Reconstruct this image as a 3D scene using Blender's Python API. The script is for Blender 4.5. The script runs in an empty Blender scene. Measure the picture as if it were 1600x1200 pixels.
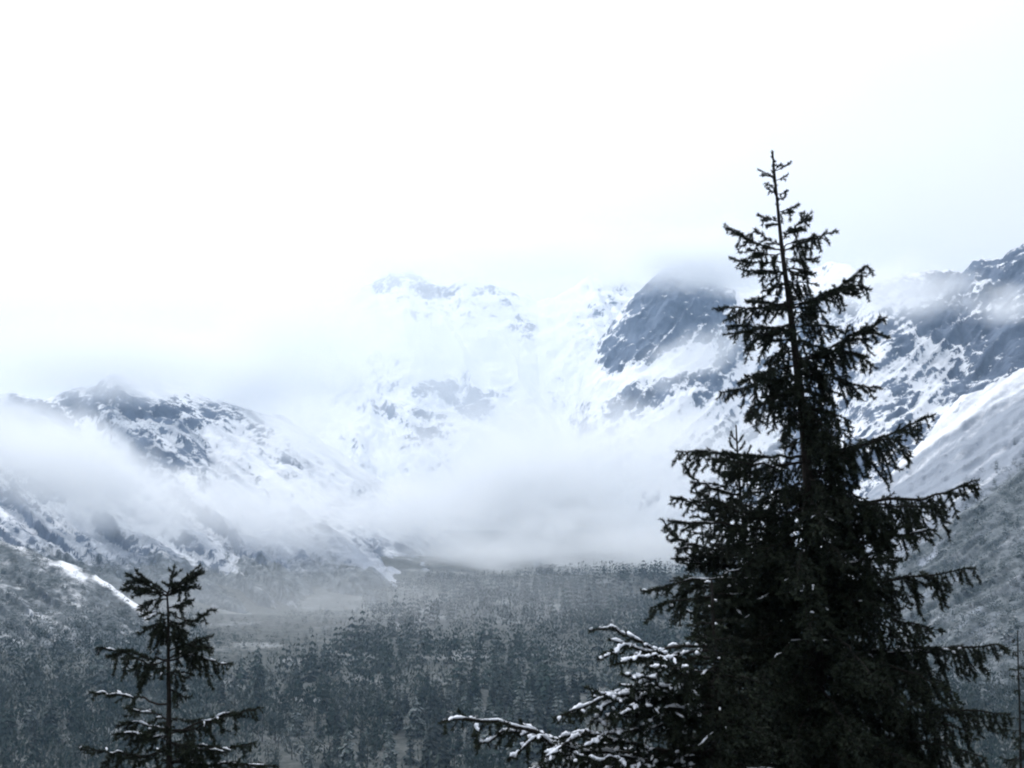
import bpy, math, random
import numpy as np
from mathutils import Vector, Matrix

random.seed(7)
rng = np.random.default_rng(11)
scene = bpy.context.scene
COL = scene.collection

# ------------------------------------------------------------------ camera
FPX = 1716.0                       # focal length in pixels of a 1600 px wide picture
HORIZON = 740.0
PITCH = math.atan((HORIZON - 600.0) / FPX)
cam_data = bpy.data.cameras.new('camera')
cam_data.sensor_width = 36.0
cam_data.lens = 36.0 * FPX / 1600.0
cam_data.clip_start = 0.1
cam_data.clip_end = 40000.0
cam = bpy.data.objects.new('camera', cam_data)
cam.location = (0, 0, 0)
cam.rotation_euler = (math.pi / 2 + PITCH, 0, 0)
COL.objects.link(cam)
scene.camera = cam

# ------------------------------------------------------------------ sky, sun, exposure
SUN_EL, SUN_AZ = math.radians(50), math.radians(-48)      # azimuth from +Y, negative = to the left
sun_dir = Vector((math.sin(SUN_AZ) * math.cos(SUN_EL), math.cos(SUN_AZ) * math.cos(SUN_EL), math.sin(SUN_EL)))
world = bpy.data.worlds.new('World')
scene.world = world
world.use_nodes = True
wn, wl = world.node_tree.nodes, world.node_tree.links
wn.clear()
w_out = wn.new('ShaderNodeOutputWorld')
w_bg = wn.new('ShaderNodeBackground')
w_bg.inputs['Strength'].default_value = 0.1
w_sky = wn.new('ShaderNodeTexSky')
w_sky.sky_type = 'NISHITA'
w_sky.sun_disc = False
w_sky.sun_elevation = SUN_EL
w_sky.sun_rotation = SUN_AZ
w_tc = wn.new('ShaderNodeTexCoord')
w_map = wn.new('ShaderNodeMapping')
w_map.inputs['Scale'].default_value = (1.0, 1.0, 2.2)
w_noise = wn.new('ShaderNodeTexNoise')
w_noise.inputs['Scale'].default_value = 1.9
w_noise.inputs['Detail'].default_value = 5.0
w_noise.inputs['Roughness'].default_value = 0.5
wl.new(w_tc.outputs['Generated'], w_map.inputs['Vector'])
wl.new(w_map.outputs['Vector'], w_noise.inputs['Vector'])
# thick overcast: brighter overhead and where the sun stands behind it
w_sep = wn.new('ShaderNodeSeparateXYZ')
wl.new(w_tc.outputs['Generated'], w_sep.inputs['Vector'])
w_zen = wn.new('ShaderNodeMapRange')
w_zen.inputs['From Min'].default_value = 0.0
w_zen.inputs['From Max'].default_value = 1.0
w_zen.inputs['To Min'].default_value = 9.3
w_zen.inputs['To Max'].default_value = 14.0
wl.new(w_sep.outputs['Z'], w_zen.inputs['Value'])
w_dot = wn.new('ShaderNodeVectorMath')
w_dot.operation = 'DOT_PRODUCT'
w_dot.inputs[1].default_value = sun_dir
wl.new(w_tc.outputs['Generated'], w_dot.inputs[0])
w_glow = wn.new('ShaderNodeMapRange')
w_glow.interpolation_type = 'SMOOTHSTEP'
w_glow.inputs['From Min'].default_value = 0.25
w_glow.inputs['From Max'].default_value = 1.0
w_glow.inputs['To Min'].default_value = 0.0
w_glow.inputs['To Max'].default_value = 8.0
wl.new(w_dot.outputs['Value'], w_glow.inputs['Value'])
w_var = wn.new('ShaderNodeMapRange')
w_var.inputs['From Min'].default_value = 0.3
w_var.inputs['From Max'].default_value = 0.7
w_var.inputs['To Min'].default_value = -0.75
w_var.inputs['To Max'].default_value = 0.75
wl.new(w_noise.outputs['Fac'], w_var.inputs['Value'])
w_a1 = wn.new('ShaderNodeMath'); w_a1.operation = 'ADD'
w_a2 = wn.new('ShaderNodeMath'); w_a2.operation = 'ADD'
wl.new(w_zen.outputs['Result'], w_a1.inputs[0])
wl.new(w_glow.outputs['Result'], w_a1.inputs[1])
wl.new(w_a1.outputs[0], w_a2.inputs[0])
wl.new(w_var.outputs['Result'], w_a2.inputs[1])
w_col = wn.new('ShaderNodeVectorMath')
w_col.operation = 'SCALE'
w_col.inputs[0].default_value = (0.945, 0.966, 1.02)
wl.new(w_a2.outputs[0], w_col.inputs['Scale'])
w_mix = wn.new('ShaderNodeMixRGB')
w_mix.inputs['Fac'].default_value = 0.94
wl.new(w_sky.outputs['Color'], w_mix.inputs['Color1'])
wl.new(w_col.outputs['Vector'], w_mix.inputs['Color2'])
wl.new(w_mix.outputs['Color'], w_bg.inputs['Color'])
wl.new(w_bg.outputs['Background'], w_out.inputs['Surface'])

sun_data = bpy.data.lights.new('sun', 'SUN')
sun_data.energy = 1.4
sun_data.angle = math.radians(14)
sun_data.color = (1.0, 0.97, 0.93)
sun = bpy.data.objects.new('sun', sun_data)
sun.rotation_euler = (-sun_dir).to_track_quat('-Z', 'Y').to_euler()
COL.objects.link(sun)

scene.view_settings.view_transform = 'Standard'
scene.view_settings.look = 'None'
scene.view_settings.exposure = 0.0
scene.view_settings.gamma = 1.0
scene.view_settings.use_curve_mapping = False
scene.render.engine = 'CYCLES'
cy = scene.cycles
cy.max_bounces = 8
cy.diffuse_bounces = 3
cy.glossy_bounces = 2
cy.transparent_max_bounces = 24
cy.volume_bounces = 5
cy.volume_step_rate = 1.0
cy.volume_max_steps = 128
cy.use_denoising = True
try:
    cy.denoiser = 'OPENIMAGEDENOISE'
except Exception:
    pass
cy.use_adaptive_sampling = True
cy.adaptive_threshold = 0.015
cy.pixel_filter_type = 'BLACKMAN_HARRIS'
cy.filter_width = 2.1

# ------------------------------------------------------------------ helpers
CP, SP = math.cos(PITCH), math.sin(PITCH)


def pt(x, y, Y):
    """World point at ground distance Y that stands in the direction of photo pixel (x, y)."""
    x, y, Y = np.asarray(x, float), np.asarray(y, float), np.asarray(Y, float)
    dx, dz = (x - 800.0) / FPX, (600.0 - y) / FPX
    fy, fz = CP - dz * SP, SP + dz * CP
    k = Y / fy
    return np.stack([dx * k, Y + 0 * dx, fz * k], -1)


def _hash(ix, iy, iz, seed):
    h = (ix.astype(np.int64) * 374761393 + iy.astype(np.int64) * 668265263 + iz.astype(np.int64) * 2147483647 + seed * 974711) & 0xFFFFFFFF
    h = ((h ^ (h >> 13)) * 1274126177) & 0xFFFFFFFF
    h = ((h ^ (h >> 15)) * 2246822519) & 0xFFFFFFFF
    return ((h ^ (h >> 16)) & 0xFFFFFF) / float(0xFFFFFF)


def vnoise(p, seed=0):
    p = np.asarray(p, float)
    i = np.floor(p).astype(np.int64)
    f = p - i
    f = f * f * f * (f * (f * 6 - 15) + 10)
    r = 0
    for dx in (0, 1):
        for dy in (0, 1):
            for dz in (0, 1):
                w = (f[..., 0] if dx else 1 - f[..., 0]) * (f[..., 1] if dy else 1 - f[..., 1]) * (f[..., 2] if dz else 1 - f[..., 2])
                r = r + w * _hash(i[..., 0] + dx, i[..., 1] + dy, i[..., 2] + dz, seed)
    return r


def fbm(p, octv=5, gain=0.5, seed=0, ridged=False):
    p = np.asarray(p, float)
    s, a, t = 0, 1.0, 0.0
    for o in range(octv):
        n = vnoise(p + 17.3 * o, seed + o)
        if ridged:
            n = 1 - np.abs(2 * n - 1)
        s = s + a * n
        t += a
        a *= gain
        p = p * 2.03
    return s / t


def sstep(a, b, x):
    t = np.clip((x - a) / (b - a), 0, 1)
    return t * t * (3 - 2 * t)


def mesh_obj(name, verts, faces, mat, parent=None, smooth=False, attrs=None, link=True):
    """faces: (n,3) or (n,4) array, or a list of such arrays"""
    if not isinstance(faces, list):
        faces = [faces]
    faces = [np.asarray(f, np.int32) for f in faces if len(f)]
    me = bpy.data.meshes.new(name)
    v = np.asarray(verts, np.float32)
    me.vertices.add(len(v))
    me.vertices.foreach_set('co', v.ravel())
    loops = np.concatenate([f.ravel() for f in faces])
    sizes = np.concatenate([np.full(len(f), f.shape[1], np.int32) for f in faces])
    starts = np.concatenate([[0], np.cumsum(sizes)[:-1]]).astype(np.int32)
    me.loops.add(len(loops))
    me.loops.foreach_set('vertex_index', loops)
    me.polygons.add(len(sizes))
    me.polygons.foreach_set('loop_start', starts)
    me.polygons.foreach_set('loop_total', sizes)
    if smooth:
        me.polygons.foreach_set('use_smooth', np.ones(len(sizes), bool))
    me.update(calc_edges=True)
    for k, a in (attrs or {}).items():
        at = me.attributes.new(k, 'FLOAT', 'POINT')
        at.data.foreach_set('value', np.asarray(a, np.float32).ravel())
    if mat:
        me.materials.append(mat)
    o = bpy.data.objects.new(name, me)
    if link:
        COL.objects.link(o)
    if parent:
        o.parent = parent
    return o


def empty(name, loc):
    o = bpy.data.objects.new(name, None)
    o.empty_display_size = 0.2
    o.location = loc
    COL.objects.link(o)
    return o


def tag(o, label, cat, kind=None, group=None):
    o['label'] = label
    o['category'] = cat
    if kind:
        o['kind'] = kind
    if group:
        o['group'] = group
    return o


# ------------------------------------------------------------------ materials
def new_mat(name):
    m = bpy.data.materials.new(name)
    m.use_nodes = True
    n = m.node_tree.nodes
    bsdf = n['Principled BSDF']
    bsdf.inputs['Roughness'].default_value = 0.9
    try:
        bsdf.inputs['Specular IOR Level'].default_value = 0.2
    except Exception:
        pass
    return m, n, m.node_tree.links, bsdf


def noise_node(n, l, vec, scale, detail=5, rough=0.55, stretch=None):
    t = n.new('ShaderNodeTexNoise')
    t.inputs['Scale'].default_value = scale
    t.inputs['Detail'].default_value = detail
    t.inputs['Roughness'].default_value = rough
    if stretch:
        mp = n.new('ShaderNodeMapping')
        mp.inputs['Scale'].default_value = stretch[0]
        mp.inputs['Rotation'].default_value = stretch[1]
        l.new(vec, mp.inputs['Vector'])
        vec = mp.outputs['Vector']
    l.new(vec, t.inputs['Vector'])
    return t.outputs['Fac']


def mapr(n, l, val, a, b, c, d, smooth=True):
    m = n.new('ShaderNodeMapRange')
    m.interpolation_type = 'SMOOTHSTEP' if smooth else 'LINEAR'
    for k, x in zip(('From Min', 'From Max', 'To Min', 'To Max'), (a, b, c, d)):
        m.inputs[k].default_value = x
    l.new(val, m.inputs['Value'])
    return m.outputs['Result']


def math_node(n, l, op, a, b):
    m = n.new('ShaderNodeMath')
    m.operation = op
    for i, x in enumerate((a, b)):
        if isinstance(x, (int, float)):
            m.inputs[i].default_value = x
        else:
            l.new(x, m.inputs[i])
    return m.outputs[0]


def mix_node(n, l, fac, a, b):
    m = n.new('ShaderNodeMixRGB')
    for k, x in (('Fac', fac), ('Color1', a), ('Color2', b)):
        if isinstance(x, (int, float)):
            m.inputs[k].default_value = x
        elif isinstance(x, tuple):
            m.inputs[k].default_value = (*x, 1)
        else:
            l.new(x, m.inputs[k])
    return m.outputs['Color']


def mountain_material():
    m, n, l, b = new_mat('snowy_rock')
    tc = n.new('ShaderNodeTexCoord').outputs['Object']
    rock = n.new('ShaderNodeAttribute'); rock.attribute_name = 'rock'
    veg = n.new('ShaderNodeAttribute'); veg.attribute_name = 'veg'
    scree = n.new('ShaderNodeAttribute'); scree.attribute_name = 'scree'
    fine = noise_node(n, l, tc, 0.085, 9, 0.70)
    mid = noise_node(n, l, tc, 0.022, 6, 0.62)
    grain = noise_node(n, l, tc, 0.30, 5, 0.7)
    gn = n.new('ShaderNodeSeparateXYZ')
    l.new(n.new('ShaderNodeNewGeometry').outputs['Normal'], gn.inputs[0])
    steep = math_node(n, l, 'MULTIPLY', math_node(n, l, 'SUBTRACT', 0.70, gn.outputs['Z']), 0.9)
    steep = math_node(n, l, 'MULTIPLY', steep, mapr(n, l, rock.outputs['Fac'], -0.3, 0.3, 0.1, 1.0))
    jit = math_node(n, l, 'ADD', math_node(n, l, 'MULTIPLY', math_node(n, l, 'SUBTRACT', fine, 0.5), 2.6), math_node(n, l, 'MULTIPLY', math_node(n, l, 'SUBTRACT', mid, 0.5), 1.3))
    jit = math_node(n, l, 'ADD', jit, math_node(n, l, 'MULTIPLY', math_node(n, l, 'SUBTRACT', grain, 0.5), 1.0))
    r = math_node(n, l, 'ADD', math_node(n, l, 'ADD', rock.outputs['Fac'], jit), steep)
    rmask = mapr(n, l, r, 0.41, 0.63, 0, 1)
    v = math_node(n, l, 'ADD', veg.outputs['Fac'], math_node(n, l, 'MULTIPLY', math_node(n, l, 'SUBTRACT', fine, 0.5), 1.4))
    vmask = mapr(n, l, v, 0.25, 0.8, 0, 1)
    sc = math_node(n, l, 'ADD', scree.outputs['Fac'], math_node(n, l, 'MULTIPLY', math_node(n, l, 'SUBTRACT', fine, 0.5), 1.0))
    snowc = mix_node(n, l, mapr(n, l, sc, 0.1, 0.9, 0, 1), (0.86, 0.88, 0.91), (0.30, 0.33, 0.38))
    rockc = mix_node(n, l, mapr(n, l, mid, 0.3, 0.7, 0, 1), (0.055, 0.072, 0.11), (0.16, 0.195, 0.26))
    vegc = mix_node(n, l, mapr(n, l, noise_node(n, l, tc, 0.11, 5, 0.7), 0.35, 0.65, 0, 1), (0.05, 0.06, 0.062), (0.17, 0.19, 0.2))
    c = mix_node(n, l, rmask, snowc, rockc)
    c = mix_node(n, l, vmask, c, vegc)
    l.new(c, b.inputs['Base Color'])
    bump = n.new('ShaderNodeBump')
    bump.inputs['Strength'].default_value = 0.6
    bump.inputs['Distance'].default_value = 6.0
    l.new(fine, bump.inputs['Height'])
    l.new(bump.outputs['Normal'], b.inputs['Normal'])
    return m


def ground_material():
    m, n, l, b = new_mat('snow_dusted_ground')
    tc = n.new('ShaderNodeTexCoord').outputs['Object']
    a = noise_node(n, l, tc, 0.02, 8, 0.65)
    f = noise_node(n, l, tc, 0.25, 6, 0.7)
    base = mix_node(n, l, mapr(n, l, f, 0.35, 0.65, 0, 1), (0.036, 0.042, 0.040), (0.10, 0.107, 0.10))
    c = mix_node(n, l, mapr(n, l, a, 0.50, 0.72, 0, 0.5), base, (0.40, 0.42, 0.43))
    l.new(c, b.inputs['Base Color'])
    return m


MAT_MOUNTAIN = mountain_material()
MAT_GROUND = ground_material()

# ------------------------------------------------------------------ ground sheet


def ground_z(X, Y):
    X, Y = np.asarray(X, float), np.asarray(Y, float)
    z = np.interp(Y, [-3000, -1200, -60, 0, 6, 14, 60, 300, 370, 520, 9000], [330, 250, 20, -1.75, -4.0, -7.2, -27, -101, -106, -107, -107])
    w = sstep(250, 420, Y)
    p = np.stack([X / 160, Y / 160, 0 * X], -1)
    q = np.stack([X / 9, Y / 9, 0 * X], -1)
    return z + w * (fbm(p, 4, seed=5) - 0.5) * (9 + 10 * sstep(550, 850, Y) + 20 * sstep(800, 1000, Y)) + (1 - w) * (fbm(q, 3, seed=8) - 0.5) * 1.2 * sstep(3, 12, np.hypot(X, Y))


def geom_axis(lim, n):
    t = np.linspace(-1, 1, n)
    return np.sign(t) * (np.expm1(np.abs(t) * 6.2) / np.expm1(6.2)) * lim


gx = geom_axis(5000, 181)
gy = np.concatenate([geom_axis(3000, 61)[:31], np.expm1(np.linspace(0, 6.5, 115))[1:] / np.expm1(6.5) * 5000])
GX, GY = np.meshgrid(gx, gy)
GZ = ground_z(GX, GY)


def grid_faces(nu, nv):
    i = np.arange(nu * nv).reshape(nv, nu)
    return np.stack([i[:-1, :-1], i[:-1, 1:], i[1:, 1:], i[1:, :-1]], -1).reshape(-1, 4)


ground = mesh_obj('ground', np.stack([GX, GY, GZ], -1).reshape(-1, 3), grid_faces(len(gx), len(gy)), MAT_GROUND, smooth=True)
tag(ground, 'brown and snow dusted valley floor and hillside under the trees', 'ground', 'structure')

# ------------------------------------------------------------------ mountains


def strokes(x, y, items):
    """items: (points, half width px, value): soft brush of rock, snow or scrub laid along a line"""
    r = np.zeros_like(x)
    for pts, w, val in items:
        pts = np.asarray(pts, float)
        d = np.full(x.shape, 1e9)
        if len(pts) == 1:
            d = np.hypot(x - pts[0, 0], y - pts[0, 1])
        for a, b in zip(pts[:-1], pts[1:]):
            ab = b - a
            t = np.clip(((x - a[0]) * ab[0] + (y - a[1]) * ab[1]) / max(ab @ ab, 1e-6), 0, 1)
            d = np.minimum(d, np.hypot(x - a[0] - t * ab[0], y - a[1] - t * ab[1]))
        r = r + val * np.exp(-(d / w) ** 2)
    return r


SURF = {}


def massif(name, label, cat, sky, base, nx, ny, power=1.0, relief=40.0, rscale=170.0, seed=0, rock_fn=None, veg_fn=None, scree_fn=None, slope_dir=(1, -1), jag=6.0):
    sky, base = np.asarray(sky, float), np.asarray(base, float)
    xs = np.linspace(sky[0, 0], sky[-1, 0], nx)
    ys = np.interp(xs, sky[:, 0], sky[:, 1])
    Ys = np.interp(xs, sky[:, 0], sky[:, 2])
    zero = 0 * xs
    ys = ys + (fbm(np.stack([xs / 22, zero, zero], -1), 4, 0.55, seed + 90) - 0.5) * 2 * jag
    yb = np.interp(xs, base[:, 0], base[:, 1])
    Yb = np.interp(xs, base[:, 0], base[:, 2])
    t = np.linspace(0, 1, ny)[:, None]
    X = np.broadcast_to(xs, (ny, nx))
    Yim = yb * (1 - t) + ys * t
    D = Yb + (Ys - Yb) * t ** power
    P = pt(X, Yim, D)
    # gullies and ribs that run down the slope
    lat = (X - Yim * slope_dir[0] / slope_dir[1] * 1.0)
    q = np.stack([lat / rscale * 3.2, (Yim) / rscale * 0.9, 0 * X], -1)
    warp = fbm(np.stack([X / 90, Yim / 90, 0 * X + 3], -1), 3, seed=seed + 40) - 0.5
    q[..., 0] += warp * 1.6
    ribs = fbm(q, 5, 0.52, seed + 1, ridged=True) - 0.55
    crag = fbm(P / 60.0, 5, 0.55, seed + 20, ridged=True) - 0.55
    fade = np.clip(t * 6, 0, 1) * (0.35 + 0.65 * np.clip((1 - t) * 8, 0, 1))
    rock = rock_fn(X, Yim) if rock_fn is not None else 0 * X
    rock = 0.42 + 0.55 * np.tanh(1.35 * (rock - 0.5))
    scree = scree_fn(X, Yim) if scree_fn is not None else 0 * X
    fade = fade * sstep(xs[0], xs[0] + 70, xs)[None] * sstep(xs[-1], xs[-1] - 40, xs)[None]
    h = relief * (ribs * 0.8 + crag * (0.35 + 0.5 * np.clip(rock, 0, 1)))
    P = P.copy()
    P[..., 2] += h * fade
    P[..., 1] -= h * 0.8 * fade
    veg = veg_fn(X, Yim) if veg_fn is not None else 0 * X
    SURF[name + str(seed)] = (X, Yim, P)
    # far side, falling away behind the ridge
    rows = [P]
    for k, (dy, dz) in enumerate(((60, 30), (220, 150), (600, 420))):
        Q = P[-1:].copy()
        Q[..., 1] += dy
        Q[..., 2] -= dz
        rows.append(Q)
    V = np.concatenate(rows, 0)
    rk = np.concatenate([rock] + [rock[-1:]] * 3, 0)
    vg = np.concatenate([veg] + [veg[-1:]] * 3, 0)
    sg = np.concatenate([scree] + [scree[-1:]] * 3, 0)
    # flanks, so that neither end of the massif is an open edge
    L_, R_ = V[:, :1] + np.array([-30, 260, -120.0]), V[:, -1:] + np.array([30, 260, -120.0])
    V = np.concatenate([L_, V, R_], 1)
    rk, vg, sg = (np.concatenate([a[:, :1], a, a[:, -1:]], 1) for a in (rk, vg, sg))
    o = mesh_obj(name, V.reshape(-1, 3), grid_faces(nx + 2, ny + 3), MAT_MOUNTAIN, smooth=True, attrs={'rock': rk, 'veg': vg, 'scree': sg})
    tag(o, label, cat, 'structure')
    return o


def n2(x, y, sx, sy, seed, octv=5, ang=0.0, ridged=False):
    ca, sa = math.cos(ang), math.sin(ang)
    u, v = x * ca + y * sa, -x * sa + y * ca
    return fbm(np.stack([u / sx, v / sy, 0 * x + seed * 3.7], -1), octv, 0.55, seed, ridged)


# far central mountain, almost all snow
def rock_c(x, y):
    r = 0.04 + (n2(x, y, 55, 26, 3) - 0.5) * 0.9
    r = r * sstep(0.4, 0.62, n2(x, y, 170, 110, 4)) * 0.8
    r += strokes(x, y, [([(590, 445), (640, 432), (668, 455)], 17, 0.8), ([(670, 462), (720, 455)], 10, 0.6), ([(745, 458), (768, 458)], 13, 0.65),
                        ([(790, 465), (800, 462)], 9, 0.45), ([(640, 495), (665, 497)], 10, 0.4), ([(810, 500), (835, 530)], 14, 0.55),
                        ([(580, 568), (605, 552)], 9, 0.45), ([(655, 625), (690, 605), (700, 590)], 13, 1.05), ([(700, 610), (725, 640)], 16, 0.75),
                        ([(740, 630), (795, 610)], 17, 0.65), ([(720, 640), (740, 645)], 10, 0.5), ([(560, 650), (600, 640)], 9, 0.55), ([(615, 645), (660, 655)], 9, 0.6),
                        ([(640, 700), (680, 680)], 16, 0.55), ([(560, 700), (620, 740)], 16, 0.35), ([(640, 760), (700, 740)], 13, 0.45),
                        ([(955, 470), (975, 450)], 13, 0.5), ([(500, 600), (530, 600)], 16, 0.3),
                        ([(850, 480), (870, 520), (820, 620), (740, 720), (680, 790)], 22, -0.8), ([(600, 520), (780, 570)], 36, -0.5),
                        ([(540, 650), (600, 730), (660, 790)], 8, -0.6)])
    return r


massif('mountain', 'distant snow covered mountain fading into cloud at the head of the valley', 'mountain',
       [(300, 660, 3000), (400, 620, 3000), (470, 540, 3000), (530, 478, 3000), (575, 448, 3000), (600, 430, 3000), (640, 420, 3000), (668, 436, 3000), (690, 452, 3000),
        (725, 440, 3000), (765, 446, 3000), (800, 456, 3000), (840, 474, 3000), (870, 466, 3000), (905, 440, 3000), (935, 420, 3000), (965, 424, 3000), (1010, 446, 3000), (1150, 450, 2950), (1350, 470, 2900)],
       [(300, 960, 1700), (1350, 960, 1650)], 330, 185, 0.9, 60, 170, 3, rock_c, None, lambda x, y: 1.5 * (n2(x, y, 40, 70, 8, 5, 0.6) - 0.42) * sstep(560, 640, y), (0.6, 1), 5)


# left massif
def rock_l(x, y):
    r = 0.60 + (n2(x, y, 70, 24, 13, 6, 0.5) - 0.5) * 1.9
    r += strokes(x, y, [([(150, 632), (200, 640)], 22, 0.8), ([(95, 650), (130, 680)], 26, 0.6), ([(215, 645), (270, 655)], 15, 0.5), ([(270, 628), (290, 634)], 12, 0.5),
                        ([(330, 640), (370, 650)], 18, 0.6), ([(400, 675), (420, 690)], 20, 0.6), ([(290, 705), (330, 715)], 18, 0.4), ([(190, 690), (240, 705)], 18, 0.3),
                        ([(30, 625), (60, 640)], 16, 0.4), ([(420, 700), (440, 720)], 18, 0.4),
                        ([(135, 670), (160, 705)], 11, -1.0), ([(160, 662), (195, 690)], 9, -0.8), ([(365, 668), (385, 680)], 9, -0.9), ([(180, 598), (260, 610)], 18, -0.9),
                        ([(340, 720), (400, 790)], 9, -0.6), ([(440, 680), (560, 740)], 50, -0.55), ([(470, 640), (640, 790)], 16, -0.9),
                        ([(370, 690), (420, 760), (450, 810)], 7, -0.6)])
    # long pale gullies that cross the lower slope
    g = n2(x, y, 300, 13, 15, 4, 0.72)
    low = sstep(780, 860, y)
    r = r * (1 - low) + low * (0.66 - 1.2 * sstep(0.54, 0.72, g))
    r += strokes(x, y, [([(560, 880), (610, 915), (640, 940)], 9, -1.2), ([(640, 920), (760, 895), (800, 900)], 13, -0.35), ([(620, 895), (632, 930)], 10, -0.6), ([(800, 900), (815, 912)], 10, -0.9)])
    return r


def veg_l(x, y):
    return sstep(845, 915, y) * (0.80 + 0.5 * (n2(x, y, 60, 20, 17, 4, 0.6) - 0.5)) - strokes(x, y, [([(400, 850), (460, 910)], 7, 0.7), ([(300, 850), (380, 915)], 6, 0.5),
            ([(560, 880), (610, 915), (640, 940)], 10, 0.9), ([(640, 915), (760, 890)], 12, 0.4), ([(800, 898), (815, 912)], 9, 0.9), ([(620, 900), (632, 930)], 8, 0.7)])


massif('mountain', 'rocky snow streaked mountain rising out of mist on the left of the valley', 'mountain',
       [(-700, 480, 2200), (-200, 560, 1950), (0, 612, 1850), (60, 626, 1850), (130, 608, 1850), (185, 585, 1850), (250, 598, 1850), (330, 622, 1850), (400, 645, 1850), (450, 655, 1850),
        (520, 700, 1800), (580, 745, 1750), (640, 790, 1700), (700, 838, 1600), (760, 872, 1500), (830, 885, 1400), (900, 905, 1350), (1000, 925, 1300)],
       [(-700, 1030, 760), (0, 1000, 840), (330, 1036, 715), (560, 1016, 795), (700, 985, 940), (850, 962, 1080), (1000, 950, 1150)], 385, 200, 1.0, 45, 150, 13, rock_l, veg_l, lambda x, y: 0.30 + 0.25 * sstep(760, 860, y) + 2.0 * (n2(x, y, 120, 16, 18, 5, 0.62) - 0.45), (1.0, 0.8), 6)


# dark cliff right of the couloir, and the broken wall beside it
def rock_r1(x, y):
    r = 0.12 + (n2(x, y, 34, 24, 23, 6, -0.5) - 0.5) * 1.7
    wall = sstep(1080, 1130, x) * sstep(460, 500, y)
    r += 0.36 * wall
    r += strokes(x, y, [([(1050, 440), (1100, 440)], 34, 1.2), ([(1010, 480), (1080, 480)], 30, 1.1), ([(1000, 520), (1060, 510)], 28, 1.0), ([(955, 560), (1010, 545)], 22, 1.0),
                        ([(930, 535), (950, 520)], 14, 0.8), ([(950, 590), (965, 580)], 9, 0.8), ([(1100, 500), (1130, 480)], 20, 0.4),
                        ([(960, 640), (1020, 615), (1090, 590)], 17, 0.75), ([(1095, 620), (1110, 590)], 14, 0.6),
                        ([(935, 612), (1000, 590), (1100, 555)], 14, -1.2), ([(900, 480), (905, 600)], 24, -1.2), ([(1180, 480), (1220, 520)], 26, -0.6),
                        ([(1000, 680), (1150, 640)], 22, -0.5)])
    return r


massif('mountain', 'mountain with a dark cliff and broken snowy wall behind the tall spruce', 'mountain',
       [(875, 700, 1990), (890, 665, 2050), (915, 575, 2100), (930, 540, 2100), (960, 500, 2100), (985, 470, 2100), (1015, 440, 2100), (1045, 414, 2100), (1080, 410, 2100), (1115, 424, 2100), (1150, 462, 2100), (1210, 450, 2050),
        (1260, 430, 2000), (1300, 408, 1950), (1330, 420, 1900), (1370, 450, 1850), (1500, 500, 1800)],
       [(875, 703, 1985), (890, 730, 1900), (925, 800, 1650), (1000, 930, 1300), (1500, 930, 1150)], 310, 230, 1.0, 38, 120, 23, rock_r1, None, lambda x, y: 1.2 * (n2(x, y, 70, 24, 28, 5, -0.6) - 0.5), (-1.0, 1.2), 6)


# right ridge
def rock_r2(x, y):
    r = 0.80 + (n2(x, y, 36, 28, 33, 6, 0.4) - 0.5) * 1.7
    r += strokes(x, y, [([(1490, 520), (1560, 530)], 44, 0.7), ([(1535, 420), (1600, 400)], 24, 0.6), ([(1430, 450), (1490, 450)], 18, 0.5), ([(1520, 590), (1590, 560)], 26, 0.8), ([(1400, 545), (1420, 548)], 11, 0.4),
                        ([(1390, 490), (1450, 550)], 14, -0.5), ([(1540, 530), (1560, 560)], 12, -0.5), ([(1390, 580), (1470, 560)], 12, -0.5), ([(1350, 500), (1370, 700)], 26, -0.35), ([(1340, 620), (1440, 640)], 40, -0.12),
                        ([(1500, 560), (1530, 605)], 8, -0.8)])
    return r


massif('mountain', 'dark craggy ridge dusted with snow on the right of the valley', 'mountain',
       [(1270, 640, 1500), (1310, 560, 1520), (1340, 490, 1540), (1365, 452, 1550), (1405, 430, 1550), (1455, 424, 1550), (1500, 432, 1540), (1520, 410, 1530), (1545, 405, 1520), (1562, 412, 1500), (1580, 392, 1500),
        (1600, 374, 1500), (1660, 340, 1500), (1800, 300, 1500), (2400, 240, 1500)],
       [(1270, 900, 1050), (1600, 760, 1000), (2400, 600, 900)], 300, 225, 1.0, 34, 100, 33, rock_r2, None, lambda x, y: 0.2 + 1.5 * (n2(x, y, 60, 26, 38, 5, 0.5) - 0.5), (-1.0, 1.0), 9)


# right hand slope: snow fan above, scrub below
def rock_r3(x, y):
    return -0.25 + 0 * x


def scree_r3(x, y):
    s = n2(x + 14 * n2(x, y, 60, 60, 49, 3), y + 16 * n2(x, y, 70, 50, 48, 3), 190, 11, 43, 6, -0.62)
    d = (y - 870) + 0.72 * (x - 1370)
    return 0.27 + 2.2 * (s - 0.5) + 0.65 * sstep(-170, -10, d) + strokes(x, y, [([(1420, 780), (1620, 660)], 26, 0.3), ([(1400, 770), (1560, 640)], 14, 0.2)])


def veg_r3(x, y):
    d = (y - 870) + 0.72 * (x - 1370)
    v = sstep(-60, 90, d) * 0.78 + 0.6 * (n2(x, y, 160, 12, 45, 4, -0.62) - 0.5) * sstep(-90, 40, d)
    v += strokes(x, y, [([(1440, 890), (1520, 815), (1620, 740)], 15, 0.45), ([(1510, 930), (1620, 855)], 12, 0.4)])
    v -= strokes(x, y, [([(1440, 880), (1462, 865)], 6, 0.9), ([(1460, 858), (1500, 830)], 3, 0.6), ([(1250, 905), (1350, 870)], 30, 0.0)])
    return v


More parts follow.
